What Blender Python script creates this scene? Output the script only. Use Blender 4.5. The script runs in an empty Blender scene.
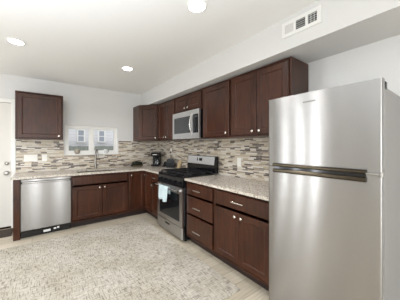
import bpy, bmesh, math, random
from mathutils import Vector, Matrix
random.seed(7)
C = bpy.context.scene.collection
S = bpy.context.scene
PI = math.pi

# ------------------------------------------------------------------ camera
cd = bpy.data.cameras.new('camera')
cam = bpy.data.objects.new('camera', cd); C.objects.link(cam)
cam.location = (-2.262, -4.410, 1.345)
cam.rotation_euler = (PI/2, 0, -0.6157)
cd.sensor_fit = 'HORIZONTAL'; cd.sensor_width = 36.0
cd.lens = 204.0/400*36
cd.shift_x = (200-188.24)/400
cd.shift_y = -(150-145.9)/400
cd.clip_start = 0.02
S.camera = cam

# ------------------------------------------------------------------ world, light, exposure
w = bpy.data.worlds.new('world'); S.world = w; w.use_nodes = True
bg = w.node_tree.nodes['Background']
bg.inputs[0].default_value = (0.95, 0.97, 1.0, 1); bg.inputs[1].default_value = 1.5
S.view_settings.view_transform = 'Standard'; S.view_settings.look = 'None'
S.view_settings.gamma = 1.0; S.view_settings.use_curve_mapping = False
S.view_settings.exposure = -0.03
H = 2.508
def area(name, loc, rot, sx, sy, power, col=(1,1,1), shape='RECTANGLE'):
    l = bpy.data.lights.new(name, 'AREA'); l.shape = shape; l.size = sx; l.size_y = sy
    l.energy = power; l.color = col
    o = bpy.data.objects.new(name, l); C.objects.link(o); o.location = loc; o.rotation_euler = rot
    return o
# unseen lamps added behind and left of the camera for fill and steel streaks
RFILL = [(-5.1, -3.3), (-2.62, -2.50), (-1.78, -1.64)]            # added openings behind the camera: one for fill, two for dishwasher streaks
LSTREAK = [(-1.90, -1.79), (-1.36, -1.26), (-.75, -.65)]   # added slots in the left wall, placed to streak the refrigerator steel
for a_, b_ in RFILL: area('rear_fill', ((a_+b_)/2, -7.36, 1.15), (PI/2, 0, 0), b_-a_, 2.1, 24 if b_-a_ < .5 else 52*(b_-a_)/1.3, (0.93, 0.97, 1.0))
for a_, b_ in LSTREAK: area('side_streak', (-5.36, (a_+b_)/2, 1.15), (PI/2, 0, -PI/2), b_-a_, 2.1, 150*(b_-a_), (0.93, 0.97, 1.0))
# unseen fill lamp added to brighten the ceiling, aimed up from left of camera
fl_ = bpy.data.lights.new('ceiling_fill', 'SPOT'); fl_.energy = 440; fl_.spot_size = math.radians(125); fl_.spot_blend = 1.0
fl_.shadow_soft_size = .2; fl_.color = (0.83, 0.905, 1.0)
fo_ = bpy.data.objects.new('ceiling_fill', fl_); C.objects.link(fo_); fo_.location = (-3.2, -3.95, .6); fo_.rotation_euler = (PI, 0, 0)

# ------------------------------------------------------------------ materials
def nm(name):
    m = bpy.data.materials.new(name); m.use_nodes = True
    return m, m.node_tree.nodes, m.node_tree.links, m.node_tree.nodes['Principled BSDF']
def s2l(r, g, b):
    f = lambda c: (c/255/12.92) if c/255 <= .04045 else ((c/255+.055)/1.055)**2.4
    return (f(r), f(g), f(b), 1)
def plain(name, rgb, rough=.5, metal=0, spec=.5, noise=0, nscale=40, bump=0):
    m, n, l, p = nm(name)
    p.inputs['Base Color'].default_value = s2l(*rgb)
    p.inputs['Roughness'].default_value = rough; p.inputs['Metallic'].default_value = metal
    p.inputs['Specular IOR Level'].default_value = spec
    if noise or bump:
        tc = n.new('ShaderNodeTexCoord'); t = n.new('ShaderNodeTexNoise'); t.inputs['Scale'].default_value = nscale
        t.inputs['Detail'].default_value = 4
        l.new(tc.outputs['Object'], t.inputs['Vector'])
        if noise:
            mx = n.new('ShaderNodeMix'); mx.data_type = 'RGBA'; mx.blend_type = 'MULTIPLY'; mx.inputs[0].default_value = noise
            mx.inputs[6].default_value = s2l(*rgb); l.new(t.outputs['Fac'], mx.inputs[7]); l.new(mx.outputs[2], p.inputs['Base Color'])
        if bump:
            b = n.new('ShaderNodeBump'); b.inputs['Strength'].default_value = bump; b.inputs['Distance'].default_value = .002
            l.new(t.outputs['Fac'], b.inputs['Height']); l.new(b.outputs[0], p.inputs['Normal'])
    return m
def ramp(n, stops, const=False):
    r = n.new('ShaderNodeValToRGB'); cr = r.color_ramp
    if const: cr.interpolation = 'CONSTANT'
    while len(cr.elements) < len(stops): cr.elements.new(1)
    for e, (pos, col) in zip(cr.elements, stops): e.position = pos; e.color = col
    return r
def wood():
    m, n, l, p = nm('espresso_wood')
    tc = n.new('ShaderNodeTexCoord'); mp = n.new('ShaderNodeMapping'); mp.inputs['Scale'].default_value = (9, 9, 1.2)
    t = n.new('ShaderNodeTexNoise'); t.inputs['Scale'].default_value = 3.5; t.inputs['Detail'].default_value = 6; t.inputs['Distortion'].default_value = .6
    t2 = n.new('ShaderNodeTexNoise'); t2.inputs['Scale'].default_value = 2.2; t2.inputs['Detail'].default_value = 2
    l.new(tc.outputs['Object'], mp.inputs[0]); l.new(mp.outputs[0], t.inputs['Vector']); l.new(tc.outputs['Object'], t2.inputs['Vector'])
    ad = n.new('ShaderNodeMath'); ad.operation = 'ADD'; l.new(t.outputs['Fac'], ad.inputs[0]); l.new(t2.outputs['Fac'], ad.inputs[1])
    r = ramp(n, [(.3, s2l(37, 18, 10)), (.7, s2l(80, 44, 27))])
    hf = n.new('ShaderNodeMath'); hf.operation = 'MULTIPLY'; hf.inputs[1].default_value = .5
    l.new(ad.outputs[0], hf.inputs[0]); l.new(hf.outputs[0], r.inputs[0]); l.new(r.outputs[0], p.inputs['Base Color'])
    p.inputs['Roughness'].default_value = .3; p.inputs['Specular IOR Level'].default_value = .34
    return m
def steel(name, rgb=(158, 156, 154), rough=.25, aniso=.97, rot=.25):
    m, n, l, p = nm(name)
    p.inputs['Base Color'].default_value = s2l(*rgb); p.inputs['Metallic'].default_value = 1
    p.inputs['Roughness'].default_value = rough; p.inputs['Anisotropic'].default_value = aniso
    p.inputs['Anisotropic Rotation'].default_value = rot
    tg = n.new('ShaderNodeTangent'); tg.direction_type = 'RADIAL'; tg.axis = 'Z'
    l.new(tg.outputs[0], p.inputs['Tangent'])
    return m
def mosaic():
    m, n, l, p = nm('linear_mosaic')
    tc = n.new('ShaderNodeTexCoord'); sep = n.new('ShaderNodeSeparateXYZ'); l.new(tc.outputs['Object'], sep.inputs[0])
    ad = n.new('ShaderNodeMath'); ad.operation = 'ADD'; l.new(sep.outputs[0], ad.inputs[0]); l.new(sep.outputs[1], ad.inputs[1])
    # every row slides sideways by its own amount
    fl = n.new('ShaderNodeMath'); fl.operation = 'DIVIDE'; fl.inputs[1].default_value = .019; l.new(sep.outputs[2], fl.inputs[0])
    fr = n.new('ShaderNodeMath'); fr.operation = 'FLOOR'; l.new(fl.outputs[0], fr.inputs[0])
    wn = n.new('ShaderNodeTexWhiteNoise'); wn.noise_dimensions = '1D'; l.new(fr.outputs[0], wn.inputs['W'])
    sl = n.new('ShaderNodeMath'); sl.operation = 'MULTIPLY_ADD'; sl.inputs[1].default_value = .7; l.new(wn.outputs['Value'], sl.inputs[0]); l.new(ad.outputs[0], sl.inputs[2])
    cb = n.new('ShaderNodeCombineXYZ'); l.new(sl.outputs[0], cb.inputs[0]); l.new(sep.outputs[2], cb.inputs[1])
    br = n.new('ShaderNodeTexBrick'); br.offset = .37; br.squash = 1.6; br.squash_frequency = 3
    br.inputs['Scale'].default_value = 1; br.inputs['Brick Width'].default_value = .09; br.inputs['Row Height'].default_value = .019
    br.inputs['Mortar Size'].default_value = .0012; br.inputs['Color1'].default_value = (0,0,0,1); br.inputs['Color2'].default_value = (1,1,1,1)
    br.inputs['Mortar'].default_value = (.55,.55,.55,1)
    l.new(cb.outputs[0], br.inputs['Vector'])
    r = ramp(n, [(0, s2l(80,68,62)), (.15, s2l(184,168,144)), (.32, s2l(206,196,180)), (.54, s2l(158,143,127)), (.66, s2l(216,210,200)), (.84, s2l(200,188,168)), (.93, s2l(128,118,112))], True)
    l.new(br.outputs['Color'], r.inputs[0]); 
    mx = n.new('ShaderNodeMix'); mx.data_type = 'RGBA'; l.new(br.outputs['Fac'], mx.inputs[0]); l.new(r.outputs[0], mx.inputs[6]); mx.inputs[7].default_value = s2l(205,198,186)
    l.new(mx.outputs[2], p.inputs['Base Color'])
    p.inputs['Roughness'].default_value = .3
    b = n.new('ShaderNodeBump'); b.inputs['Strength'].default_value = .4; b.inputs['Distance'].default_value = .001; b.invert = True
    l.new(br.outputs['Fac'], b.inputs['Height']); l.new(b.outputs[0], p.inputs['Normal'])
    return m
def granite():
    m, n, l, p = nm('speckled_granite')
    tc = n.new('ShaderNodeTexCoord'); v = n.new('ShaderNodeTexVoronoi'); v.inputs['Scale'].default_value = 95
    t = n.new('ShaderNodeTexNoise'); t.inputs['Scale'].default_value = 38; t.inputs['Detail'].default_value = 5
    l.new(tc.outputs['Object'], v.inputs['Vector']); l.new(tc.outputs['Object'], t.inputs['Vector'])
    sp = n.new('ShaderNodeSeparateColor'); l.new(v.outputs['Color'], sp.inputs[0])
    r = ramp(n, [(0, s2l(140,128,116)), (.08, s2l(182,172,160)), (.25, s2l(208,201,190)), (.55, s2l(220,214,204)), (.8, s2l(200,190,176))], True)
    l.new(sp.outputs[0], r.inputs[0])
    r2 = ramp(n, [(.35, (.84,.82,.79,1)), (.6, (1,1,1,1))]); l.new(t.outputs['Fac'], r2.inputs[0])
    mx = n.new('ShaderNodeMix'); mx.data_type = 'RGBA'; mx.blend_type = 'MULTIPLY'; mx.inputs[0].default_value = 1
    l.new(r.outputs[0], mx.inputs[6]); l.new(r2.outputs[0], mx.inputs[7]); l.new(mx.outputs[2], p.inputs['Base Color'])
    p.inputs['Roughness'].default_value = .22
    return m
def planks():
    m, n, l, p = nm('pale_planks')
    tc = n.new('ShaderNodeTexCoord'); br = n.new('ShaderNodeTexBrick'); br.offset = .41
    br.inputs['Scale'].default_value = 1; br.inputs['Brick Width'].default_value = 1.2; br.inputs['Row Height'].default_value = .17
    br.inputs['Mortar Size'].default_value = .002; br.inputs['Color1'].default_value = s2l(188,178,158); br.inputs['Color2'].default_value = s2l(208,198,179)
    br.inputs['Mortar'].default_value = s2l(140,128,110)
    l.new(tc.outputs['Object'], br.inputs['Vector'])
    mp = n.new('ShaderNodeMapping'); mp.inputs['Scale'].default_value = (1.5, 22, 1); l.new(tc.outputs['Object'], mp.inputs[0])
    t = n.new('ShaderNodeTexNoise'); t.inputs['Scale'].default_value = 3; t.inputs['Detail'].default_value = 6; l.new(mp.outputs[0], t.inputs['Vector'])
    r = ramp(n, [(.3, (.72,.70,.68,1)), (.65, (1,1,1,1))]); l.new(t.outputs['Fac'], r.inputs[0])
    mx = n.new('ShaderNodeMix'); mx.data_type = 'RGBA'; mx.blend_type = 'MULTIPLY'; mx.inputs[0].default_value = .8
    l.new(br.outputs['Color'], mx.inputs[6]); l.new(r.outputs[0], mx.inputs[7]); l.new(mx.outputs[2], p.inputs['Base Color'])
    p.inputs['Roughness'].default_value = .4
    return m
def rugmat():
    m, n, l, p = nm('woven_rug')
    tc = n.new('ShaderNodeTexCoord')
    def ns(sc, seed, det=3):
        mp = n.new('ShaderNodeMapping'); mp.inputs['Scale'].default_value = sc; mp.inputs['Location'].default_value = (seed, seed*.7, 0)
        t = n.new('ShaderNodeTexNoise'); t.inputs['Scale'].default_value = 1; t.inputs['Detail'].default_value = det
        l.new(tc.outputs['Object'], mp.inputs[0]); l.new(mp.outputs[0], t.inputs['Vector']); return t.outputs['Fac']
    a, b, c = ns((13, 105, 1), 3), ns((105, 13, 1), 9), ns((3, 3, 1), 5, 4)
    mn = n.new('ShaderNodeMath'); mn.operation = 'MINIMUM'; l.new(a, mn.inputs[0]); l.new(b, mn.inputs[1])
    r = ramp(n, [(.28, s2l(118,113,105)), (.38, s2l(158,152,141)), (.46, s2l(190,184,172)), (.6, s2l(207,201,190))]); l.new(mn.outputs[0], r.inputs[0])
    r2 = ramp(n, [(.35, (.86,.84,.80,1)), (.6, (1,1,1,1))]); l.new(c, r2.inputs[0])
    mx = n.new('ShaderNodeMix'); mx.data_type = 'RGBA'; mx.blend_type = 'MULTIPLY'; mx.inputs[0].default_value = 1
    l.new(r.outputs[0], mx.inputs[6]); l.new(r2.outputs[0], mx.inputs[7]); l.new(mx.outputs[2], p.inputs['Base Color'])
    p.inputs['Roughness'].default_value = .95; p.inputs['Specular IOR Level'].default_value = .1
    bm_ = n.new('ShaderNodeBump'); bm_.inputs['Strength'].default_value = .5; bm_.inputs['Distance'].default_value = .004
    l.new(mn.outputs[0], bm_.inputs['Height']); l.new(bm_.outputs[0], p.inputs['Normal'])
    return m
def emit(name, rgb, st):
    m, n, l, p = nm(name); p.inputs['Base Color'].default_value = (.8,.8,.8,1)
    p.inputs['Emission Color'].default_value = rgb; p.inputs['Emission Strength'].default_value = st
    return m
def glassmat(name, rgb=(1,1,1,1), rough=0):
    m, n, l, p = nm(name)
    p.inputs['Base Color'].default_value = rgb; p.inputs['Transmission Weight'].default_value = 1
    p.inputs['Roughness'].default_value = rough; p.inputs['IOR'].default_value = 1.45
    return m
def panemat():
    m, n, l, p = nm('window_glass'); n.remove(p)
    tr = n.new('ShaderNodeBsdfTransparent'); gl = n.new('ShaderNodeBsdfGlossy'); gl.inputs['Roughness'].default_value = .02
    fr = n.new('ShaderNodeFresnel'); fr.inputs['IOR'].default_value = 1.25; mx = n.new('ShaderNodeMixShader')
    l.new(fr.outputs[0], mx.inputs[0]); l.new(tr.outputs[0], mx.inputs[1]); l.new(gl.outputs[0], mx.inputs[2])
    l.new(mx.outputs[0], n['Material Output'].inputs[0]); return m
def siding():
    m, n, l, p = nm('pale_siding')
    tc = n.new('ShaderNodeTexCoord'); sep = n.new('ShaderNodeSeparateXYZ'); l.new(tc.outputs['Object'], sep.inputs[0])
    mu = n.new('ShaderNodeMath'); mu.operation = 'DIVIDE'; mu.inputs[1].default_value = .11; l.new(sep.outputs[2], mu.inputs[0])
    fr = n.new('ShaderNodeMath'); fr.operation = 'FRACT'; l.new(mu.outputs[0], fr.inputs[0])
    r = ramp(n, [(0, s2l(182,182,185)), (.12, s2l(222,222,224))], False); l.new(fr.outputs[0], r.inputs[0]); l.new(r.outputs[0], p.inputs['Base Color'])
    p.inputs['Roughness'].default_value = .7
    return m
M = dict(
  wall=plain('wall_paint', (220,219,217), .7, noise=.03), soff=plain('soffit_paint', (213,212,210), .8, noise=.03), ceil=plain('ceiling_paint', (240,239,237), .8, noise=.03),
  trim=plain('white_trim', (236,235,231), .4), door=plain('white_door_paint', (218,214,207), .45),
  wood=wood(), kick=plain('toe_kick_dark', (38,24,20), .6), inner=plain('frame_shadow_wood', (44,26,20), .45),
  steel=steel('brushed_steel'), dwsteel=steel('dishwasher_steel', (150,148,146), .25), rsteel=steel('range_steel', (206,205,204), .3), bright=plain('backguard_steel', (225,226,228), .38, 1), faucet=plain('brushed_faucet', (150,147,142), .3, 1), mwsteel=plain('microwave_steel', (222,222,222), .32, 1), smooth=plain('polished_steel', (205,204,202), .18, 1),
  nickel=plain('satin_nickel', (222,217,208), .25, 1), chrome=plain('chrome', (225,225,225), .08, 1),
  bronze=plain('dark_bronze_metal', (74,67,56), .25, 1), black=plain('black_enamel', (16,17,20), .1),
  blackglass=plain('black_glass', (20,22,25), .06), castiron=plain('cast_iron', (30,31,35), .32, noise=.3, nscale=120, bump=.3),
  plastic=plain('black_plastic', (12,13,17), .3, spec=.25), grey=plain('fridge_side_grey', (134,132,129), .5, noise=.04, nscale=300, bump=.15),
  mosaic=mosaic(), granite=granite(), planks=planks(), rug=rugmat(),
  lens=emit('lit_lens', (1,.97,.92,1), 14), pane=panemat(), glass=glassmat('carafe_glass'),
  mwglass=plain('smoked_glass', (60,62,64), .12), siding=siding(), farpane=plain('far_window_pane', (160,165,175), .1),
  fence=plain('weathered_fence', (150,155,146), .8, noise=.3, nscale=20), towel=plain('pale_blue_cloth', (206,224,228), .9, noise=.2, nscale=30, bump=.5),
  plate=plain('outlet_plate', (240,238,232), .4), slot=plain('dark_slot', (60,58,55), .6),
  mat=plain('brown_coir', (78,66,56), .95, noise=.7, nscale=60, bump=.8), leaf=plain('dark_leaf', (40,46,26), .6, noise=.5, nscale=80),
  pot=plain('brown_pot', (96,82,62), .6), bowl=plain('taupe_ceramic', (176,166,150), .5, noise=.3), cup=plain('white_ceramic', (226,226,226), .4),
  soil=plain('dark_soil', (60,48,38), .9), tan=plain('tan_wood', (202,178,142), .5, noise=.3, nscale=15), label=plain('white_sticker', (238,238,238), .6),
  vent=plain('vent_white', (226,225,222), .5), ventdark=plain('vent_duct_dark', (40,40,40), .8), grass=plain('lawn', (120,130,96), .9, noise=.4, nscale=6),
  display=emit('clock_display', (.5,.75,1,1), .25), coffee=plain('coffee', (40,22,14), .1),
)

# ------------------------------------------------------------------ mesh helpers
class MB:
    def __init__(s): s.bm = bmesh.new()
    def box(s, x0, x1, y0, y1, z0, z1, bev=0, seg=2):
        t = bmesh.new(); bmesh.ops.create_cube(t, size=1)
        for v in t.verts: v.co = Vector(((x0+x1)/2+v.co.x*(x1-x0), (y0+y1)/2+v.co.y*(y1-y0), (z0+z1)/2+v.co.z*(z1-z0)))
        if bev: bmesh.ops.bevel(t, geom=t.edges[:], offset=bev, segments=seg, affect='EDGES', profile=.5)
        return s.add(t)
    def add(s, t, mat=None):
        if mat is not None: t.transform(mat)
        me = bpy.data.meshes.new('tmp'); t.to_mesh(me); t.free(); s.bm.from_mesh(me); bpy.data.meshes.remove(me); return s
    def tube(s, pts, r, n=10, cap=True):
        pts = [Vector(p) for p in pts]; rs = r if isinstance(r, (list, tuple)) else [r]*len(pts)
        rings = []; up = None
        for i, p in enumerate(pts):
            d = ((pts[min(i+1, len(pts)-1)]-pts[max(i-1, 0)])).normalized()
            if up is None: up = Vector((0,0,1)) if abs(d.z) < .9 else Vector((1,0,0))
            a = d.cross(up).normalized(); b = a.cross(d).normalized(); up = b
            rings.append([s.bm.verts.new(p+rs[i]*(math.cos(2*PI*k/n)*a+math.sin(2*PI*k/n)*b)) for k in range(n)])
        for A, B in zip(rings, rings[1:]):
            for k in range(n): s.bm.faces.new((A[k], A[(k+1)%n], B[(k+1)%n], B[k]))
        if cap: s.bm.faces.new(rings[0][::-1]); s.bm.faces.new(rings[-1])
        return s
    def lathe(s, prof, c=(0,0,0), axis='z', n=24):
        # prof: (radius, height) pairs
        rings = []
        for r, h in prof:
            ring = []
            for k in range(n):
                x, y = r*math.cos(2*PI*k/n), r*math.sin(2*PI*k/n)
                p = {'z': (x, y, h), 'y': (x, h, y), 'x': (h, x, y)}[axis]
                ring.append(s.bm.verts.new(Vector(c)+Vector(p)))
            rings.append(ring)
        for A, B in zip(rings, rings[1:]):
            for k in range(n): s.bm.faces.new((A[k], A[(k+1)%n], B[(k+1)%n], B[k]))
        s.bm.faces.new(rings[0][::-1]); s.bm.faces.new(rings[-1]); return s
    def loops(s, x0, x1, z0, z1, prof):
        # nested rectangles facing -y: prof of (inset, y)
        rings = []
        for i, y in prof:
            rings.append([s.bm.verts.new((X, y, Z)) for X, Z in ((x0+i, z0+i), (x1-i, z0+i), (x1-i, z1-i), (x0+i, z1-i))])
        for A, B in zip(rings, rings[1:]):
            for k in range(4): s.bm.faces.new((A[k], A[(k+1)%4], B[(k+1)%4], B[k]))
        s.bm.faces.new(rings[0][::-1]); s.bm.faces.new(rings[-1]); return s
    def prism(s, poly, a0, a1, axis='x'):
        def P(u, v, a): return {'x': (a, u, v), 'y': (u, a, v), 'z': (u, v, a)}[axis]
        A = [s.bm.verts.new(P(u, v, a0)) for u, v in poly]; B = [s.bm.verts.new(P(u, v, a1)) for u, v in poly]
        k = len(poly)
        for i in range(k): s.bm.faces.new((A[i], A[(i+1)%k], B[(i+1)%k], B[i]))
        s.bm.faces.new(A[::-1]); s.bm.faces.new(B); return s
    def grid(s, xs, ys, solid, z0, z1):
        vs = {}
        def V(i, j, z):
            if (i, j, z) not in vs: vs[(i, j, z)] = s.bm.verts.new((xs[i], ys[j], z))
            return vs[(i, j, z)]
        for (i, j) in solid:
            s.bm.faces.new((V(i,j,z1), V(i+1,j,z1), V(i+1,j+1,z1), V(i,j+1,z1)))
            s.bm.faces.new((V(i,j,z0), V(i,j+1,z0), V(i+1,j+1,z0), V(i+1,j,z0)))
            for di, dj, a, b in ((-1,0,(i,j+1),(i,j)), (1,0,(i+1,j),(i+1,j+1)), (0,-1,(i,j),(i+1,j)), (0,1,(i+1,j+1),(i,j+1))):
                if (i+di, j+dj) not in solid:
                    s.bm.faces.new((V(*a,z0), V(*b,z0), V(*b,z1), V(*a,z1)))
        return s
    def build(s, name, mat, parent=None, smooth=False, local=True):
        bmesh.ops.recalc_face_normals(s.bm, faces=s.bm.faces[:])
        me = bpy.data.meshes.new(name); s.bm.to_mesh(me); s.bm.free()
        if smooth:
            for p in me.polygons: p.use_smooth = True
            try: me.set_sharp_from_angle(angle=math.radians(38))
            except Exception: pass
        me.materials.append(M[mat]); o = bpy.data.objects.new(name, me); C.objects.link(o)
        if parent is not None: o.parent = parent
        return o
def tag(o, label, cat=None, group=None, kind=None):
    if label: o['label'] = label
    if cat: o['category'] = cat
    if group: o['group'] = group
    if kind: o['kind'] = kind
    return o
def thing(name, label, cat, loc=(0,0,0), rz=0, group=None):
    o = bpy.data.objects.new(name, None); C.objects.link(o); o.location = loc; o.rotation_euler = (0,0,rz); o.empty_display_size = .1
    return tag(o, label, cat, group)
def struct(o, label=None): return tag(o, label, None, None, 'structure')
def centre(o):
    # move a single-mesh thing's origin to the base centre of its mesh
    vs = [v.co for v in o.data.vertices]
    c = Vector(((min(v.x for v in vs)+max(v.x for v in vs))/2, (min(v.y for v in vs)+max(v.y for v in vs))/2, min(v.z for v in vs)))
    o.data.transform(Matrix.Translation(-c)); o.location = c; return o
def dup(root, loc, label=None):
    r = root.copy(); C.objects.link(r); r.location = loc
    if label: r['label'] = label
    for ch in list(root.children):
        c = ch.copy(); C.objects.link(c); c.parent = r
        for g in ch.children:
            d = g.copy(); C.objects.link(d); d.parent = c
    return r
def root_struct(name, loc=(0,0,0), label=None):
    o = bpy.data.objects.new(name, None); C.objects.link(o); o.location = loc; return struct(o, label)

# ------------------------------------------------------------------ the room
X0, Y0 = -5.4, -7.4
struct(MB().box(X0-.12, .12, Y0-.12, .14, -.1, 0).build('floor', 'planks'), 'pale wood plank floor')
struct(MB().box(X0-.12, .12, Y0-.12, .14, H, H+.1).build('ceiling', 'ceil'), 'flat white ceiling')
WX0, WX1, WZ0, WZ1 = -1.943, -.985, 1.19, 1.738
DX0, DX1, DZ = -3.56, -2.70, 2.05
b = MB()
# back wall as a solid slab with a window hole and a door recess
xs = [X0-.12, DX0, DX1, WX0, WX1, .12]; zs = [0, WZ0, WZ1, DZ, H]
hole = {(3,1)} | {(1,0),(1,1),(1,2)}
t = MB().grid(xs, zs, {(i,j) for i in range(5) for j in range(4)} - hole, -.14, 0)
t.bm.transform(Matrix(((1,0,0,0),(0,0,-1,0),(0,1,0,0),(0,0,0,1))))
struct(t.build('wall_back', 'wall'), 'pale grey back wall with window and door')
struct(MB().box(0, .12, Y0-.12, 0, 0, H).build('wall_right', 'wall'), 'pale grey wall behind range and refrigerator')
ys = [Y0]+[q for w_ in LSTREAK for q in w_]+[0]
t = MB().grid(ys, [0, .08, 2.22, H], {(i,j) for i in range(7) for j in range(3)} - {(1,1),(3,1),(5,1)}, X0-.12, X0)
t.bm.transform(Matrix(((0,0,1,0),(1,0,0,0),(0,1,0,0),(0,0,0,1))))
struct(t.build('wall_left', 'wall'))
xs = [X0-.12]+[q for w_ in RFILL for q in w_]+[.12]
t = MB().grid(xs, [0, .08, 2.22, H], {(i,j) for i in range(7) for j in range(3)} - {(1,1),(3,1),(5,1)}, -Y0, -Y0+.12)
t.bm.transform(Matrix(((1,0,0,0),(0,0,-1,0),(0,1,0,0),(0,0,0,1))))
struct(t.build('wall_front', 'wall'))
SF = -.464; SB = 2.213
struct(MB().box(SF, 0, Y0, 0, SB, H).build('ceiling_soffit', 'soff'), 'boxed white soffit above the wall cabinets')
struct(MB().box(X0, DX0-.07, -.014, 0, 0, .1).build('baseboard_back', 'trim'))
struct(MB().box(-.014, 0, Y0, -4.14, 0, .1).build('baseboard_right', 'trim'))

# backsplash tile sheets
ZC, ZB = .898, 1.45
xs = [-2.64, WX0-.02, WX1+.02, 0]; zs = [ZC, WZ0-.01, ZB]
t = MB().grid(xs, zs, {(0,0),(1,0),(2,0),(0,1),(2,1)}, 0, .009)
t.bm.transform(Matrix(((1,0,0,0),(0,0,-1,0),(0,1,0,0),(0,0,0,1))))
struct(t.build('backsplash', 'mosaic'), 'thin strip mosaic backsplash around the window')
struct(MB().box(-.009, 0, -3.41, -.009, ZC, ZB).build('backsplash', 'mosaic'), 'thin strip mosaic backsplash behind the range')

# window 1
wr = root_struct('window_1', (0,0,0), 'white two-pane slider window over the sink')
fy0, fy1 = .025, .1
f = MB().grid([WX0,WX0+.05,WX1-.05,WX1],[WZ0,WZ0+.06,WZ1-.055,WZ1],{(i,j) for i in range(3) for j in range(3)}-{(1,1)},-fy1,-fy0)
f.bm.transform(Matrix(((1,0,0,0),(0,0,-1,0),(0,1,0,0),(0,0,0,1))))
f.build('window_frame', 'trim', wr)
mxm = -1.482
sm = MB(); sm.box(mxm-.036, mxm+.036, fy0-.008, fy1-.01, WZ0+.045, WZ1-.05, .004)
for a, c_ in ((WX0+.045, mxm-.036), (mxm+.036, WX1-.045)):
    pass
sm.build('mullion', 'trim', wr)
for a, c_ in ((WX0+.05, mxm-.036), (mxm+.036, WX1-.05)):
    s_ = MB(); k = .014 
    s_.box(a, a+k, .04, .075, WZ0+.05, WZ1-.055); s_.box(c_-k, c_, .04, .075, WZ0+.05, WZ1-.055)
    s_.box(a+k, c_-k, .04, .075, WZ0+.05, WZ0+.05+k); s_.box(a+k, c_-k, .04, .075, WZ1-.055-k, WZ1-.055)
    so = s_.build('sash', 'trim', wr)
    MB().box(a+k, c_-k, .056, .060, WZ0+.05+k, WZ1-.055-k).build('pane', 'pane', so)
MB().box(WX0-.012, WX1+.012, -.02, .025, WZ0-.02, WZ0+.002, .003).build('window_sill', 'trim', wr)

# door 1 on the left of the back wall
dr = root_struct('door_1', (0,0,0), 'white flush entry door left of the dishwasher')
MB().box(DX0+.003, DX1-.003, .012, .052, .03, DZ-.004, .002).build('door_slab', 'door', dr)
MB().box(DX0, DX1, .0, .06, 0, .028, .002).build('threshold', 'bronze', dr)
k = MB(); k.box(DX1, DX1+.058, -.016, .0, 0, DZ+.06, .003); k.box(DX0-.058, DX0, -.016, 0, 0, DZ+.06, .003); k.box(DX0, DX1, -.016, 0, DZ, DZ+.06, .003)
k.build('door_casing', 'trim', dr)
MB().lathe([(.03,.012),(.03,0),(.022,-.012),(.011,-.014),(.011,-.03),(.03,-.036),(.034,-.055),(.026,-.07),(.006,-.073)], (-2.755,0,.905), 'y').build('door_knob', 'faucet', dr, True)
MB().lathe([(.028,.012),(.03,0),(.028,-.012),(.012,-.016),(.010,-.024)], (-2.755,0,1.06), 'y').build('deadbolt', 'faucet', dr, True)

# outside the window
hs = thing('neighbouring_house', 'pale sided neighbouring house seen through the window over the sink', 'house', (-1,3.2,-.6))
MB().box(-4.5, 5, 0, .5, 0, 5).build('siding_wall', 'siding', hs)
for wx in (-1.282, -.652):
    wx = -2.262+(wx+2.262)*1.027+1; o0 = 2.459; o1 = 2.10
    q = MB(); hw = .082; k_ = .04
    q.box(wx-hw-k_, wx-hw, -.03, .01, o1-k_, o0+k_); q.box(wx+hw, wx+hw+k_, -.03, .01, o1-k_, o0+k_)
    q.box(wx-hw, wx+hw, -.03, .01, o0, o0+k_); q.box(wx-hw-.05, wx+hw+.05, -.05, .01, o1-k_, o1); q.box(wx-hw, wx+hw, -.02, .01, (o0+o1)/2-.012, (o0+o1)/2+.012)
    qf = q.build('window_frame', 'trim', hs)
    MB().box(wx-hw, wx+hw, -.012, -.002, o1, o0).build('pane', 'farpane', qf)
fn = thing('board_fence', 'grey green board fence between window and neighbouring house', 'fence', (-1,2.8,-.6))
bd = MB(); x = -3.5
while x < 4: bd.box(x, x+.135, 0, .02, .05, 1.94+random.uniform(-.006,.006)); x += .14
bd.build('board_panel', 'fence', fn); MB().box(-3.5, 4, .02, .06, 1.7, 1.79).box(-3.5, 4, .02, .06, .3, .39).build('rail', 'fence', fn)
struct(MB().box(-9, 7, .141, 9, -.75, -.6).build('ground', 'grass'))

# ------------------------------------------------------------------ cabinets
T = .02
def knob(parent, x, z, y=-T):
    return MB().lathe([(.008,y+.001),(.007,y-.012),(.014,y-.017),(.0155,y-.024),(.011,y-.029),(.003,y-.03)], (x,0,z), 'y', 16).build('knob', 'nickel', parent, True)
def pull(parent, x, z, y=-T, L=.13):
    p = MB(); p.tube([(x-L/2,y-.03,z),(x+L/2,y-.03,z)], .0065, 10)
    for s in (-1,1): p.tube([(x+s*L*.37,y+.001,z),(x+s*L*.37,y-.03,z)], .005, 8)
    return p.build('pull', 'nickel', parent, True)
def door(parent, x0, x1, z0, z1, st=.058, y=0):
    return MB().loops(x0, x1, z0, z1, [(0,y-.001),(0,y-T+.004),(.004,y-T),(st,y-T),(st+.004,y-T+.002),(st+.008,y-T+.008),(st+.016,y-T+.009)]).build('door', 'wood', parent)
def slab(parent, x0, x1, z0, z1, name='drawer', y=0):
    return MB().loops(x0, x1, z0, z1, [(0,y-.001),(0,y-T+.006),(.007,y-T),(.016,y-T)]).build(name, 'wood', parent)
GR = 'dark wood kitchen cabinets'
def carcass(r, w_, d, z0, z1, base=False, gaps=()):
    zb = z0+.1 if base else z0
    t = MB().grid([0,.018,w_-.018,w_],[zb,zb+.018,z1-.018,z1],{(i,j) for i in range(3) for j in range(3)}-{(1,1)},-d,0)
    t.bm.transform(Matrix(((1,0,0,0),(0,0,-1,0),(0,1,0,0),(0,0,0,1))))
    t.box(.018, w_-.018, d-.012, d, zb+.018, z1-.018); t.build('body', 'wood', r)
    if base: MB().box(0, w_, .075, d, z0, zb).build('toe_kick', 'kick', r)
RW = -PI/2
FD = .641          # base front distance from the wall
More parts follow.
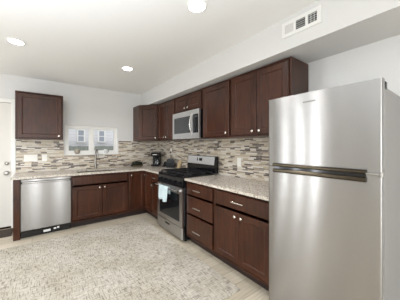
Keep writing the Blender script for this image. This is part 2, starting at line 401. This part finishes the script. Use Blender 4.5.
def rcab(name, label, y, w_, base): return thing(name, label, 'cabinet', (-FD if base else -.35, y, 0), RW, 'base cabinets under the counters' if base else 'wall cabinets above the mosaic')
ZT = 2.193
# --- base cabinets
# end panel + dishwasher + sink base + corner
e = MB().box(-2.618, -2.541, -FD, -.012, 0, .868, .002, 1).build('cabinet_end_panel', 'wood')
tag(centre(e), 'dark wood end panel between white door and dishwasher', 'cabinet panel')
sb = thing('sink_base_cabinet', 'wide two-door dark wood base cabinet below the sink', 'cabinet', (-1.902, -FD, 0), 0, 'base cabinets under the counters')
wS = .932
MB().grid([0,.018,wS-.018,wS],[.001,.62,.628],{(0,0),(2,0),(0,1),(1,1),(2,1)},.1,.868).build('body','wood',sb)
MB().box(.018,wS-.018,.001,.62,.1,.12).build('bottom_panel','wood',sb)
MB().box(.018,wS-.018,.001,.02,.845,.868).build('top_rail','wood',sb)
MB().box(0,wS,.075,.62,0,.1).build('toe_kick','kick',sb)
slab(sb, .02, wS-.02, .70, .845, 'false_drawer_front')
mid = wS/2
d1 = door(sb, .02, mid-.003, .135, .672); knob(d1, mid-.04, .635); d2 = door(sb, mid+.003, wS-.02, .135, .672); knob(d2, mid+.04, .635)
cc = thing('corner_base_cabinet', 'L-shaped dark wood corner base cabinet with two tall narrow doors', 'cabinet', (0,0,0), 0, 'base cabinets under the counters')
CL = -.968
MB().grid([CL,-FD,-.012],[CL,-FD,-.012],{(0,1),(1,0),(1,1)},.1,.868).build('body','wood',cc)
MB().grid([CL,-FD+.075,-.02],[CL,-FD+.075,-.02],{(0,1),(1,0),(1,1)},0,.1).build('toe_kick','kick',cc)
da = door(cc, CL+.012, -FD-.024, .135, .845, .05); da.data.transform(Matrix.Translation((0,-FD,0))); kk = knob(da, CL+.05, .79, -FD-T)
db = door(cc, 0, .30, .135, .845, .05); db.data.transform(Matrix.Translation((-FD,-FD-.024,0)) @ Matrix.Rotation(RW,4,'Z'))
k2 = knob(db, .05, .79); k2.data.transform(Matrix.Translation((-FD,-FD-.024,0)) @ Matrix.Rotation(RW,4,'Z'))
nb = rcab('narrow_base_cabinet', 'narrow dark wood base cabinet squeezed between corner and range', CL-.002, .346, True)
carcass(nb, .346, FD-.012, 0, .868, True)
dd = slab(nb, .014, .332, .70, .845); pull(dd, .173, .775, L=.11); dd = door(nb, .014, .332, .135, .672, .05); knob(dd, .055, .635)
dw_ = .569
dc = rcab('drawer_base_cabinet', 'dark wood base cabinet with three stacked drawers beside range', -2.08, dw_, True)
carcass(dc, dw_, FD-.012, 0, .868, True)
for z0, z1, zp in ((.69,.845,.767),(.435,.662,.54),(.135,.408,.235)):
    q = slab(dc, .03, dw_-.022, z0, z1); pull(q, dw_/2, zp, L=.15)
wD = .754
bc = rcab('double_door_base_cabinet', 'dark wood base cabinet with one wide drawer over two doors beside refrigerator', -2.649, wD, True)
carcass(bc, wD, FD-.012, 0, .868, True)
q = slab(bc, .03, wD-.025, .69, .845); pull(q, wD/2, .767, L=.15)
q = door(bc, .03, wD/2-.003, .135, .662); knob(q, wD/2-.04, .622); q = door(bc, wD/2+.003, wD-.025, .135, .662); knob(q, wD/2+.04, .622)
# --- wall cabinets
ul = thing('wall_cabinet', 'single-door dark wood wall cabinet left of the window', 'cabinet', (-2.621,-.35,0), 0, 'wall cabinets above the mosaic')
carcass(ul, .626, .338, ZB, ZT); q = door(ul, .022, .604, ZB+.022, ZT-.03); knob(q, .565, ZB+.06)
ud = thing('corner_wall_cabinet', 'angled dark wood corner wall cabinet right of the window', 'cabinet', (0,0,0), 0, 'wall cabinets above the mosaic')
CD = .647
MB().prism([(-CD,-.012),(-CD,-.35),(-.35,-CD),(-.012,-CD),(-.012,-.012)], ZB, ZT, 'z').build('body','wood',ud)
dl = math.hypot(CD-.35, CD-.35)
q = door(ud, .02, dl-.02, ZB+.022, ZT-.03); kq = knob(q, dl-.05, ZB+.06)
mtx = Matrix.Translation((-CD,-.35,0)) @ Matrix.Rotation(-PI/4,4,'Z')
q.data.transform(mtx); kq.data.transform(mtx)
def wallcab(name, label, ya, yb, z0, knobs, two):
    w_ = ya-yb-.003
    r = rcab(name, label, ya-.0015, w_, False); carcass(r, w_, .338, z0, ZT)
    if two:
        q = door(r, .018, w_/2-.002, z0+.022, ZT-.03); knob(q, w_/2-.045, z0+.06 if z0 < 1.6 else z0+.055)
        q = door(r, w_/2+.002, w_-.018, z0+.022, ZT-.03); knob(q, w_/2+.045, z0+.06 if z0 < 1.6 else z0+.055)
    else:
        q = door(r, .03, w_-.03, z0+.022, ZT-.03); knob(q, w_-.07, z0+.06)
    return r
wallcab('wall_cabinet', 'two-door dark wood wall cabinet between corner cabinet and microwave', -CD, -1.32, ZB, 2, True)
wallcab('wall_cabinet', 'short two-door dark wood wall cabinet above the microwave', -1.32, -2.077, 1.905, 2, True)
wallcab('wall_cabinet', 'single-door dark wood wall cabinet right of the microwave', -2.077, -2.646, ZB, 1, False)
wallcab('wall_cabinet', 'wide two-door dark wood wall cabinet next to the refrigerator', -2.646, -3.40, ZB, 2, True)

# ------------------------------------------------------------------ countertops, sink, faucet
SX0, SX1, SY0, SY1 = -1.80, -1.10, -.575, -.17
ct = MB().grid([-2.645,SX0,SX1,-.68,-.012],[-1.318,-.68,SY0,SY1,-.012], {(0,1),(0,2),(0,3),(1,1),(1,3),(2,1),(2,2),(2,3),(3,0),(3,1),(3,2),(3,3)}, .868, ZC)
o = ct.build('countertop', 'granite'); tag(centre(o), 'L-shaped speckled stone countertop holding the sink', 'countertop', 'stone countertops')
o = MB().box(-.68,-.012,-3.405,-2.08,.868,ZC,.003).build('countertop','granite'); tag(centre(o), 'straight speckled stone countertop between range and refrigerator', 'countertop', 'stone countertops')
sk = MB(); z0 = .70
sk.grid([SX0-.012,SX0,SX1,SX1+.012],[SY0-.012,SY0,SY1,SY1+.012],{(i,j) for i in range(3) for j in range(3)}-{(1,1)}, z0, .867)
sk.box(SX0-.012,SX1+.012,SY0-.012,SY1+.012,z0-.006,z0)
o = sk.build('sink','smooth'); tag(centre(o), 'stainless undermount sink set into the L-shaped counter', 'sink')
fx, fy = -1.432, -.095
fc = thing('kitchen_faucet', 'tall brushed gooseneck faucet behind the sink', 'faucet', (fx,fy,ZC))
MB().lathe([(.028,0),(.028,.008),(.020,.014),(.019,.10),(.015,.115)]).build('base','faucet',fc,True)
sp = [(0,0,.10),(0,0,.30)]+[(0,-.085+.085*math.cos(a),.30+.085*math.sin(a)) for a in [PI*k/10 for k in range(1,11)]]+[(0,-.17,.235)]
MB().tube(sp, [.0135]*12+[.0165], 12).build('spout','faucet',fc,True)
MB().tube([(.018,0,.065),(.04,0,.07)], .013).tube([(.04,0,.07),(.075,-.01,.115)], [.009,.006]).build('lever','faucet',fc,True)

# ------------------------------------------------------------------ dishwasher
dwt = thing('dishwasher', 'stainless dishwasher beside the end panel', 'dishwasher', (-2.538, -FD, 0))
W = .634
MB().box(.004, W-.004, .03, .60, .10, .862).build('tub','plastic',dwt)
MB().box(.004, W-.004, .05, .6, .0, .115).build('toe_panel','black',dwt)
dp = MB().box(.004, W-.004, -.022, .03, .118, .80, .006).build('door','dwsteel',dwt)
MB().box(.004, W-.004, -.018, .03, .822, .862, .005).build('control_panel','dwsteel',dwt)
hb = MB(); hb.box(.02, W-.02, -.032, -.0, .798, .822, .006)
hb.build('handle','dwsteel',dwt)
MB().box(.27,.36,.048,.0505,.03,.062).build('sticker','label',dwt)
MB().box(.40,.435,.048,.0505,.045,.07).box(.445,.475,.048,.0505,.05,.08).build('sticker','label',dwt)

# ------------------------------------------------------------------ gas range
W = .751
rg = thing('gas_range', 'stainless gas range with black cooktop between drawer and narrow cabinets', 'range', (-FD, -1.323, 0), RW)
MB().box(.0, W, -.025, .62, .03, .885).build('body','black',rg)
for x in (.05, W-.05):
    for y in (.02, .56): MB().lathe([(.02,0),(.02,.03)], (x,y,0), 'z', 10).build('foot','black',rg)
MB().box(.004, W-.004, -.07, -.025, .045, .205, .006).build('storage_drawer','rsteel',rg)
MB().box(W/2-.11, W/2+.03, -.0725, -.069, .145, .17, .001).build('drawer_grip','black',rg)
od = MB(); od.grid([.004,.075,W-.075,W-.004],[.215,.275,.665,.752],{(i,j) for i in range(3) for j in range(3)}-{(1,1)},.025,.07)
od.bm.transform(Matrix(((1,0,0,0),(0,0,-1,0),(0,1,0,0),(0,0,0,1))))
odo = od.build('oven_door','rsteel',rg)
MB().box(.075,W-.075,-.067,-.03,.275,.665).build('window','blackglass',odo)
hd = MB(); hd.tube([(.04,-.115,.715),(W-.04,-.115,.715)], .015, 14)
for x in (.06, W-.06): hd.box(x-.014, x+.014, -.115, -.068, .703, .727, .003)
hd.build('handle','smooth',odo,True)
MB().prism([(-.062,.755),(-.068,.765),(-.045,.888),(-.02,.895),(-.02,.755)], .002, W-.002).build('control_panel','black',rg)
for i in range(5):
    kx = .085+i*(W-.17)/4
    kb = MB().lathe([(.024,0),(.024,-.008),(.019,-.012),(.017,-.034),(.013,-.037)], (0,0,0), 'y', 18)
    kb.bm.transform(Matrix.Translation((kx,-.058,.825)) @ Matrix.Rotation(-.18,4,'X'))
    kb.build('burner_knob','plastic',rg,True)
MB().box(0, W, -.048, .54, .885, .915, .006).build('cooktop','black',rg)
for gx in (.03, .27, .51):
    g = MB(); gw = .21
    for xx in (gx, gx+gw): g.box(xx-.0045, xx+.0045, .0, .50, .935, .95, .002, 1)
    for yy in (.0, .166, .333, .50): g.box(gx-.006, gx+gw+.006, yy-.0045, yy+.0045, .935, .95, .002, 1)
    for xx in (gx+gw/2,):
        g.box(xx-.0045, xx+.0045, .0, .50, .937, .952, .002, 1)
    for xx in (gx, gx+gw):
        for yy in (.0, .25, .50): g.box(xx-.008, xx+.008, yy-.008, yy+.008, .914, .938)
    g.build('grate','castiron',rg)
for bx, by in ((.135,.12),(.135,.39),(W/2,.25),(W-.135,.12),(W-.135,.39)):
    MB().lathe([(.05,.914),(.05,.920),(.036,.922),(.036,.93),(.03,.932)], (bx,by,0)).build('burner','castiron',rg,True)
bgp = MB().prism([(.54,.915),(.545,1.04),(.565,1.18),(.61,1.18),(.61,.915)], .0, W).build('backguard','black',rg)
MB().prism([(.5445,1.04),(.543,1.045),(.561,1.172),(.566,1.174)], .012, W-.03).build('backguard_panel','bright',bgp)
for bx_ in ((.28,.30,.05,.105),(.34,.42,.055,.10)):
  dsp = MB().box(bx_[0],bx_[1],-.003,0,bx_[2],bx_[3])
  dsp.bm.transform(Matrix.Translation((0,.5425,1.04)) @ Matrix.Rotation(-.14,4,'X') )
  dsp.build('display_mark','blackglass',bgp)

# towel over the oven handle
def towel(x0, x1, drop_f, drop_b):
    m_ = MB(); nx = 14; path = []
    yc, zc, rr = -.115, .715, .0185
    path += [(yc-rr-.004*(1-k/8), zc-drop_f*(1-k/8)) for k in range(8)]
    path += [(yc-rr*math.cos(a), zc+rr*math.sin(a)) for a in [PI*k/8 for k in range(9)]]
    path += [(yc+rr+.002, zc-drop_b*k/6) for k in range(1,7)]
    rows = []
    for i in range(nx+1):
        u = i/nx; row = []
        for j, (y, z) in enumerate(path):
            fall = max(0, (.715-z)/drop_f) if y < yc else 0
            y2 = y - fall*.008*(1+math.sin(u*9+z*10))
            row.append(m_.bm.verts.new((x0+(x1-x0)*(u+.03*fall*math.sin(z*30)*(1-u)), y2, z - (.012*math.sin(u*4) if j == 0 else 0))))
        rows.append(row)
    for A, B in zip(rows, rows[1:]):
        for j in range(len(path)-1): m_.bm.faces.new((A[j],A[j+1],B[j+1],B[j]))
    return m_
tw = thing('dish_towel', 'folded pale blue dish towel hanging on the oven handle', 'towel', (-FD, -1.323, 0), RW)
for nm_, a, b_, df, db_ in (('towel_front', .185, .33, .185, .10), ('towel_fold', .315, .46, .20, .09)):
    o = towel(a, b_, df, db_).build(nm_, 'towel', tw, True)
    md = o.modifiers.new('thick','SOLIDIFY'); md.thickness = .005; md.offset = 1

# ------------------------------------------------------------------ microwave
W = .751; Z0, Z1 = 1.458, 1.898
mw = thing('microwave', 'stainless over-range microwave with curved handle and dark window', 'microwave', (-.385, -1.323, 0), RW)
MB().box(0, W, .0, .37, Z0, Z1, .003).build('case','plastic',mw)
fr = MB(); dx = .585
fr.grid([.002,.05,dx-.05,dx],[Z0+.002,Z0+.09,Z1-.085,Z1-.002],{(i,j) for i in range(3) for j in range(3)}-{(1,1)},.0,.03)
fr.bm.transform(Matrix(((1,0,0,0),(0,0,-1,0),(0,1,0,0),(0,0,0,1))))
dro = fr.build('door','mwsteel',mw)
MB().box(.05,dx-.05,-.026,-.002,Z0+.09,Z1-.085).build('window','mwglass',dro)
MB().tube([(dx-.012,-.03,Z0+.07)]+[(dx-.012,-.03-.045*math.sin(PI*k/10),Z0+.07+(Z1-Z0-.13)*k/10) for k in range(1,10)]+[(dx-.012,-.03,Z1-.06)], .011, 10).build('handle','smooth',dro,True)
MB().grid([dx+.003,dx+.014,W-.03,W-.002],[Z0+.002,Z0+.085,Z1-.075,Z1-.002],{(i,j) for i in range(3) for j in range(3)}-{(1,1)},0,.03)
cp = MB(); cp.grid([dx+.003,dx+.012,W-.022,W-.002],[Z0+.002,Z0+.085,Z1-.075,Z1-.002],{(i,j) for i in range(3) for j in range(3)}-{(1,1)},0,.03)
cp.bm.transform(Matrix(((1,0,0,0),(0,0,-1,0),(0,1,0,0),(0,0,0,1))))
cpo = cp.build('control_frame','mwsteel',mw)
MB().box(dx+.012,W-.022,-.027,-.002,Z0+.085,Z1-.075).build('keypad','blackglass',cpo)
MB().box(dx+.03,W-.04,-.0285,-.0265,Z1-.125,Z1-.095).build('clock_display','mwglass',cpo)

# ------------------------------------------------------------------ refrigerator
fg = thing('refrigerator', 'stainless top-freezer refrigerator at the end of the cabinet run', 'refrigerator', (-.75, -3.412, 0), RW)
W = .70
MB().box(.004, W-.004, .062, .72, .03, 1.685, .006).build('cabinet_body','grey',fg)
def fdoor(z0, z1):
    # gently bowed door skin
    m_ = MB(); n = 14; prof = []
    r_ = .012
    pts = [(0,.055)]
    for k in range(5): a = PI/2*k/4; pts.append((r_-r_*math.cos(a), r_+.006-r_*math.sin(a)))
    for k in range(1,n): u = k/n; pts.append((r_+(W-2*r_)*u, .006-.006*4*u*(1-u)))
    for k in range(5): a = PI/2*k/4; pts.append((W-r_+r_*math.sin(a), r_+.006-r_*math.cos(a)))
    pts.append((W,.055))
    m_.prism(pts, z0, z1, 'z'); return m_
fd_ = fdoor(1.187, 1.722).build('freezer_door','steel',fg,True)
rd = fdoor(.035, 1.180).build('refrigerator_door','steel',fg,True)
# pocket handle strips along the gap of the two doors
def strip(z0, z1, yo):
    zc = (z0+z1)/2; hz = (z1-z0)/2
    return MB().prism([(.008,z0),(-yo*.7,z0),(-yo,zc-hz*.4),(-yo,zc+hz*.5),(-yo*.6,z1),(.008,z1)], .055, .632)
strip(1.184, 1.208, .022).build('handle','bronze',fd_)
strip(1.137, 1.166, .016).build('handle','bronze',rd)
MB().box(.058,.629,-.006,.01,1.166,1.184).build('handle_recess','black',rd)
hg = MB().tube([(.632,-.004,1.186),(.69,-.004,1.186)], .005, 8).lathe([(.011,1.172),(.011,1.198)], (.694,.008,0)).build('centre_hinge','faucet',fg,True)
MB().box(W-.04, W+.002, .058, .10, 1.67, 1.712, .004).build('top_hinge','plastic',fg)
bdg = MB()
for i in range(10): bdg.box(.283+i*.0082, .283+i*.0082+.0055, -.0045, .004, 1.652, 1.660)
bdg.build('badge','faucet',fd_)
MB().box(.02, W-.02, .05, .10, 0, .03).build('base_grille','plastic',fg); MB().box(.02,W-.02,.6,.7,0,.03).build('rear_foot','plastic',fg)

# ------------------------------------------------------------------ ceiling fittings
def downlight(x, y, label):
    r = thing('recessed_light', label, 'ceiling light', (x,y,H), 0, 'recessed ceiling lights')
    MB().lathe([(.086,0),(.086,-.004),(.074,-.008),(.069,-.004),(.069,0)], n=32).build('trim_ring','trim',r,True)
    MB().lathe([(.068,-.001),(.068,-.0045)], n=32).build('lens','lens',r)
    return r
L1 = downlight(-2.516,-1.447,'lit round recessed ceiling light nearest the left wall cabinet')
dup(L1, (-1.237,-1.381,H), 'lit round recessed ceiling light farthest back, toward the corner cabinet')
dup(L1, (-1.223,-3.068,H), 'lit round recessed ceiling light nearest the soffit vent')
L4 = (-2.5,-3.07)
for i, (x, y) in enumerate([L4, (-3.8,-1.45), (-3.8,-3.07), (-2.5,-5.0), (-1.2,-5.0), (-3.8,-5.0)]):
    dup(L1, (x,y,H), 'lit round recessed ceiling light '+['over the middle of the rug','above the door side of the room','beyond the left end of the rug','behind the photographer in mid room','behind the photographer by the right wall','behind the photographer on the left'][i])
for i, (x, y) in enumerate([(-2.516,-1.447),(-1.237,-1.381),(-1.223,-3.068),L4,(-3.8,-1.45),(-3.8,-3.07),(-2.5,-5.0),(-1.2,-5.0),(-3.8,-5.0)]):
    area('downlight_lamp', (x,y,H-.012), (0,0,0), .12, .12, 5.2, (.99,.975,1), 'DISK').data.spread = math.radians(145)

# soffit vent: frame, three louvre sections
vt = thing('air_vent', 'white three-section air vent set in the soffit', 'vent', (SF, -3.375, 2.326), RW)
W, HV = .325, .138
v = MB(); sec = [(.03,.105),(.125,.205),(.225,.295)]
xs = [0]+[q for s_ in sec for q in s_]+[W]
v.grid(xs, [0,.03,HV-.03,HV], {(i,j) for i in range(7) for j in range(3)}-{(1,1),(3,1),(5,1)}, 0, .010)
v.bm.transform(Matrix(((1,0,0,0),(0,0,-1,0),(0,1,0,0),(0,0,0,1)))); v.build('frame','vent',vt)
for i, (a, c_) in enumerate(sec):
    MB().box(a, c_, -.002, -.0005, .03, HV-.03).build('duct', 'vent' if i == 0 else 'ventdark', vt)
    lv = MB()
    if i == 0:
        for k in range(8): lv.box(a+.004+k*.009, a+.009+k*.009, -.008, -.002, .03, HV-.03)
    else:
        for k in range(4): lv.box(a, c_, -.007, -.003, .044+k*.018, .0463+k*.018)
        if i == 2:
            for k in range(2): lv.box(a+.022+k*.025, a+.0245+k*.025, -.008, -.004, .03, HV-.03)
    lv.build('louvre','vent',vt)

# ------------------------------------------------------------------ outlets
def plate(name, label, loc, rz, w_, h_, gangs, cat='outlet'):
    r = thing(name, label, cat, loc, rz, 'wall plates on the mosaic')
    MB().box(-w_/2, w_/2, -.006, 0, -h_/2, h_/2, .002).build('plate','plate',r)
    for g in range(gangs):
        gx = (g-(gangs-1)/2)*.075
        MB().box(gx-.017, gx+.017, -.008, -.005, -.033, .033, .001).build('receptacle','plate',r)
    return r
plate('outlet_plate','wide white wall plate on the mosaic above the dishwasher',(-2.445,-.009,1.138),0,.185,.118,2)
plate('outlet_plate','narrow white wall plate on the mosaic left of the window',(-2.253,-.009,1.138),0,.075,.114,1)
plate('outlet_plate','white outlet plate on the mosaic between range and refrigerator',(-.009,-2.474,1.115),RW,.07,.125,1)
po = plate('outlet_plate','outlet plate in the mosaic above the black toaster',(-.009,-.585,1.235),RW,.07,.115,1)

# ------------------------------------------------------------------ counter things
cm = thing('coffee_maker','black drip coffee maker with glass carafe in the counter corner','coffee maker',(-.20,-.235,ZC),-.72)
MB().box(-.085,.085,-.11,.12,0,.035,.006).build('base','plastic',cm)
MB().box(-.085,.085,.04,.12,.035,.24,.006).build('water_tank','plastic',cm)
MB().box(-.088,.088,-.10,.12,.215,.30,.01).build('brew_head','plastic',cm)
MB().box(-.05,.05,-.1035,-.099,.245,.262,.001).build('silver_band','smooth',cm)
MB().lathe([(.05,.037),(.064,.06),(.066,.10),(.05,.155),(.044,.17),(.046,.175)], (0,-.035,0)).build('carafe','glass',cm,True)
MB().tube([(0,-.08,.165),(.0,-.125,.16),(0,-.125,.08),(0,-.10,.075)], .008, 8).build('carafe_handle','plastic',cm,True)
MB().lathe([(.046,.175),(.046,.19),(.02,.197)], (0,-.035,0)).build('carafe_lid','plastic',cm,True)

ts = thing('toaster','black rounded toaster standing left of the range','toaster',(-.105,-.715,ZC),-.527)
tb = MB(); pr_ = [(-.08,.012)]+[(-.08+.045*(1-math.cos(a)), .135+.045*math.sin(a)) for a in [PI/2*k/5 for k in range(6)]]+[(.08-.045*(1-math.cos(a)), .135+.045*math.sin(a)) for a in [PI/2*(5-k)/5 for k in range(6)]]+[(.08,.012)]
tb.prism(pr_, -.13, .07, 'y'); tb.build('shell','plastic',ts,True)
MB().box(-.076,.076,-.126,.066,0,.014,.003).build('base','black',ts)
MB().box(-.045,-.020,-.10,.04,.176,.1812).box(.02,.045,-.10,.04,.176,.1812).build('slot','slot',ts)
MB().box(-.02,.02,-.15,-.128,.11,.125,.003).build('lever','black',ts)
tc_ = MB().tube([(-.02,-.60,1.21),(-.028,-.603,1.15),(-.03,-.61,1.05),(-.03,-.612,.93),(-.028,-.60,.9035),(-.026,-.575,.9025)], .0035, 8)
tc_.box(-.045,-.009,-.613,-.587,1.195,1.225,.004)
tcn = tc_.build('power_cord','plastic',None,True); tag(centre(tcn),'black power cord plugged in above the toaster','cord')
nh = thing('napkin_holder','small black wedge shaped holder between coffee maker and toaster','holder',(-.11,-.50,ZC),RW+.5)
MB().prism([(-.055,0),(0,.11),(.055,0)], -.03,.03,'y').build('wedge','plastic',nh)
MB().box(-.062,.062,-.034,.034,0,.008,.002).build('foot','black',nh)
cb_ = MB().prism([(-.075,.0),(-.06,.0),(-.012,.15),(-.027,.15)], -1.02,-.91,'y')
o = cb_.build('cutting_board','tan'); o.location = (0,0,ZC); tag(o,'small tan board leaning on the mosaic behind the toaster','cutting board')

pl = thing('potted_plant','low bushy dark green plant on the counter right of the faucet','plant',(-.645,-.235,ZC))
MB().box(-.10,.10,-.05,.05,0,.035,.01).build('planter','pot',pl,True)
lf = MB(); rnd = random.Random(3)
for k in range(900):
    u, v_ = rnd.uniform(-1,1), rnd.uniform(-1,1)
    hgt = .02+.10*math.sqrt(max(0,1-.75*u*u))*rnd.uniform(.1,1)
    c0 = Vector((u*.115, v_*.06, hgt)); d = Vector((rnd.gauss(u*.6,.5), rnd.gauss(v_*.6,.5), rnd.uniform(.1,1))).normalized()
    sd = d.cross(Vector((rnd.gauss(0,1),rnd.gauss(0,1),rnd.gauss(0,1)))).normalized(); L = rnd.uniform(.016,.028); wd = L*.28
    nn = d.cross(sd)*L*.1
    a_ = [lf.bm.verts.new(c0+x_) for x_ in (-d*L*.4, sd*wd+nn, d*L*.6, -sd*wd+nn)]
    lf.bm.faces.new(a_[:3]); lf.bm.faces.new((a_[0],a_[2],a_[3]))
lf.build('foliage','leaf',pl)

bw = thing('sill_bowl','round taupe pot on the window sill at left','pot',(-1.742,.012,WZ0+.002))
bw.location.y = .0
MB().lathe([(.022,0),(.04,.012),(.052,.045),(.05,.075),(.042,.092),(.036,.092),(.04,.07),(.03,.06)]).build('pot','bowl',bw,True)
MB().lathe([(.04,.07),(.03,.084),(.008,.09)]).build('soil','soil',bw,True)
cu = thing('sill_cup','small white cup on the window sill right of the faucet','cup',(-1.222,.0,WZ0+.002))
MB().lathe([(.02,0),(.028,.01),(.034,.06),(.036,.085),(.032,.085),(.028,.02)]).build('cup','cup',cu,True)
MB().tube([(.033,0,.07),(.055,0,.065),(.055,0,.03),(.031,0,.022)], .005, 8).build('handle','slot',cu,True)

# ------------------------------------------------------------------ rug and mat
o = MB().box(-3.82,-.765,-3.14,-.87,0,.012,.003).build('area_rug','rug'); tag(centre(o),'large pale grey woven area rug on the plank floor','rug')
o = MB().box(-3.5,-2.66,-.40,-.06,0,.012,.003).build('door_mat','mat'); tag(centre(o),'dark brown door mat before the white door','mat')
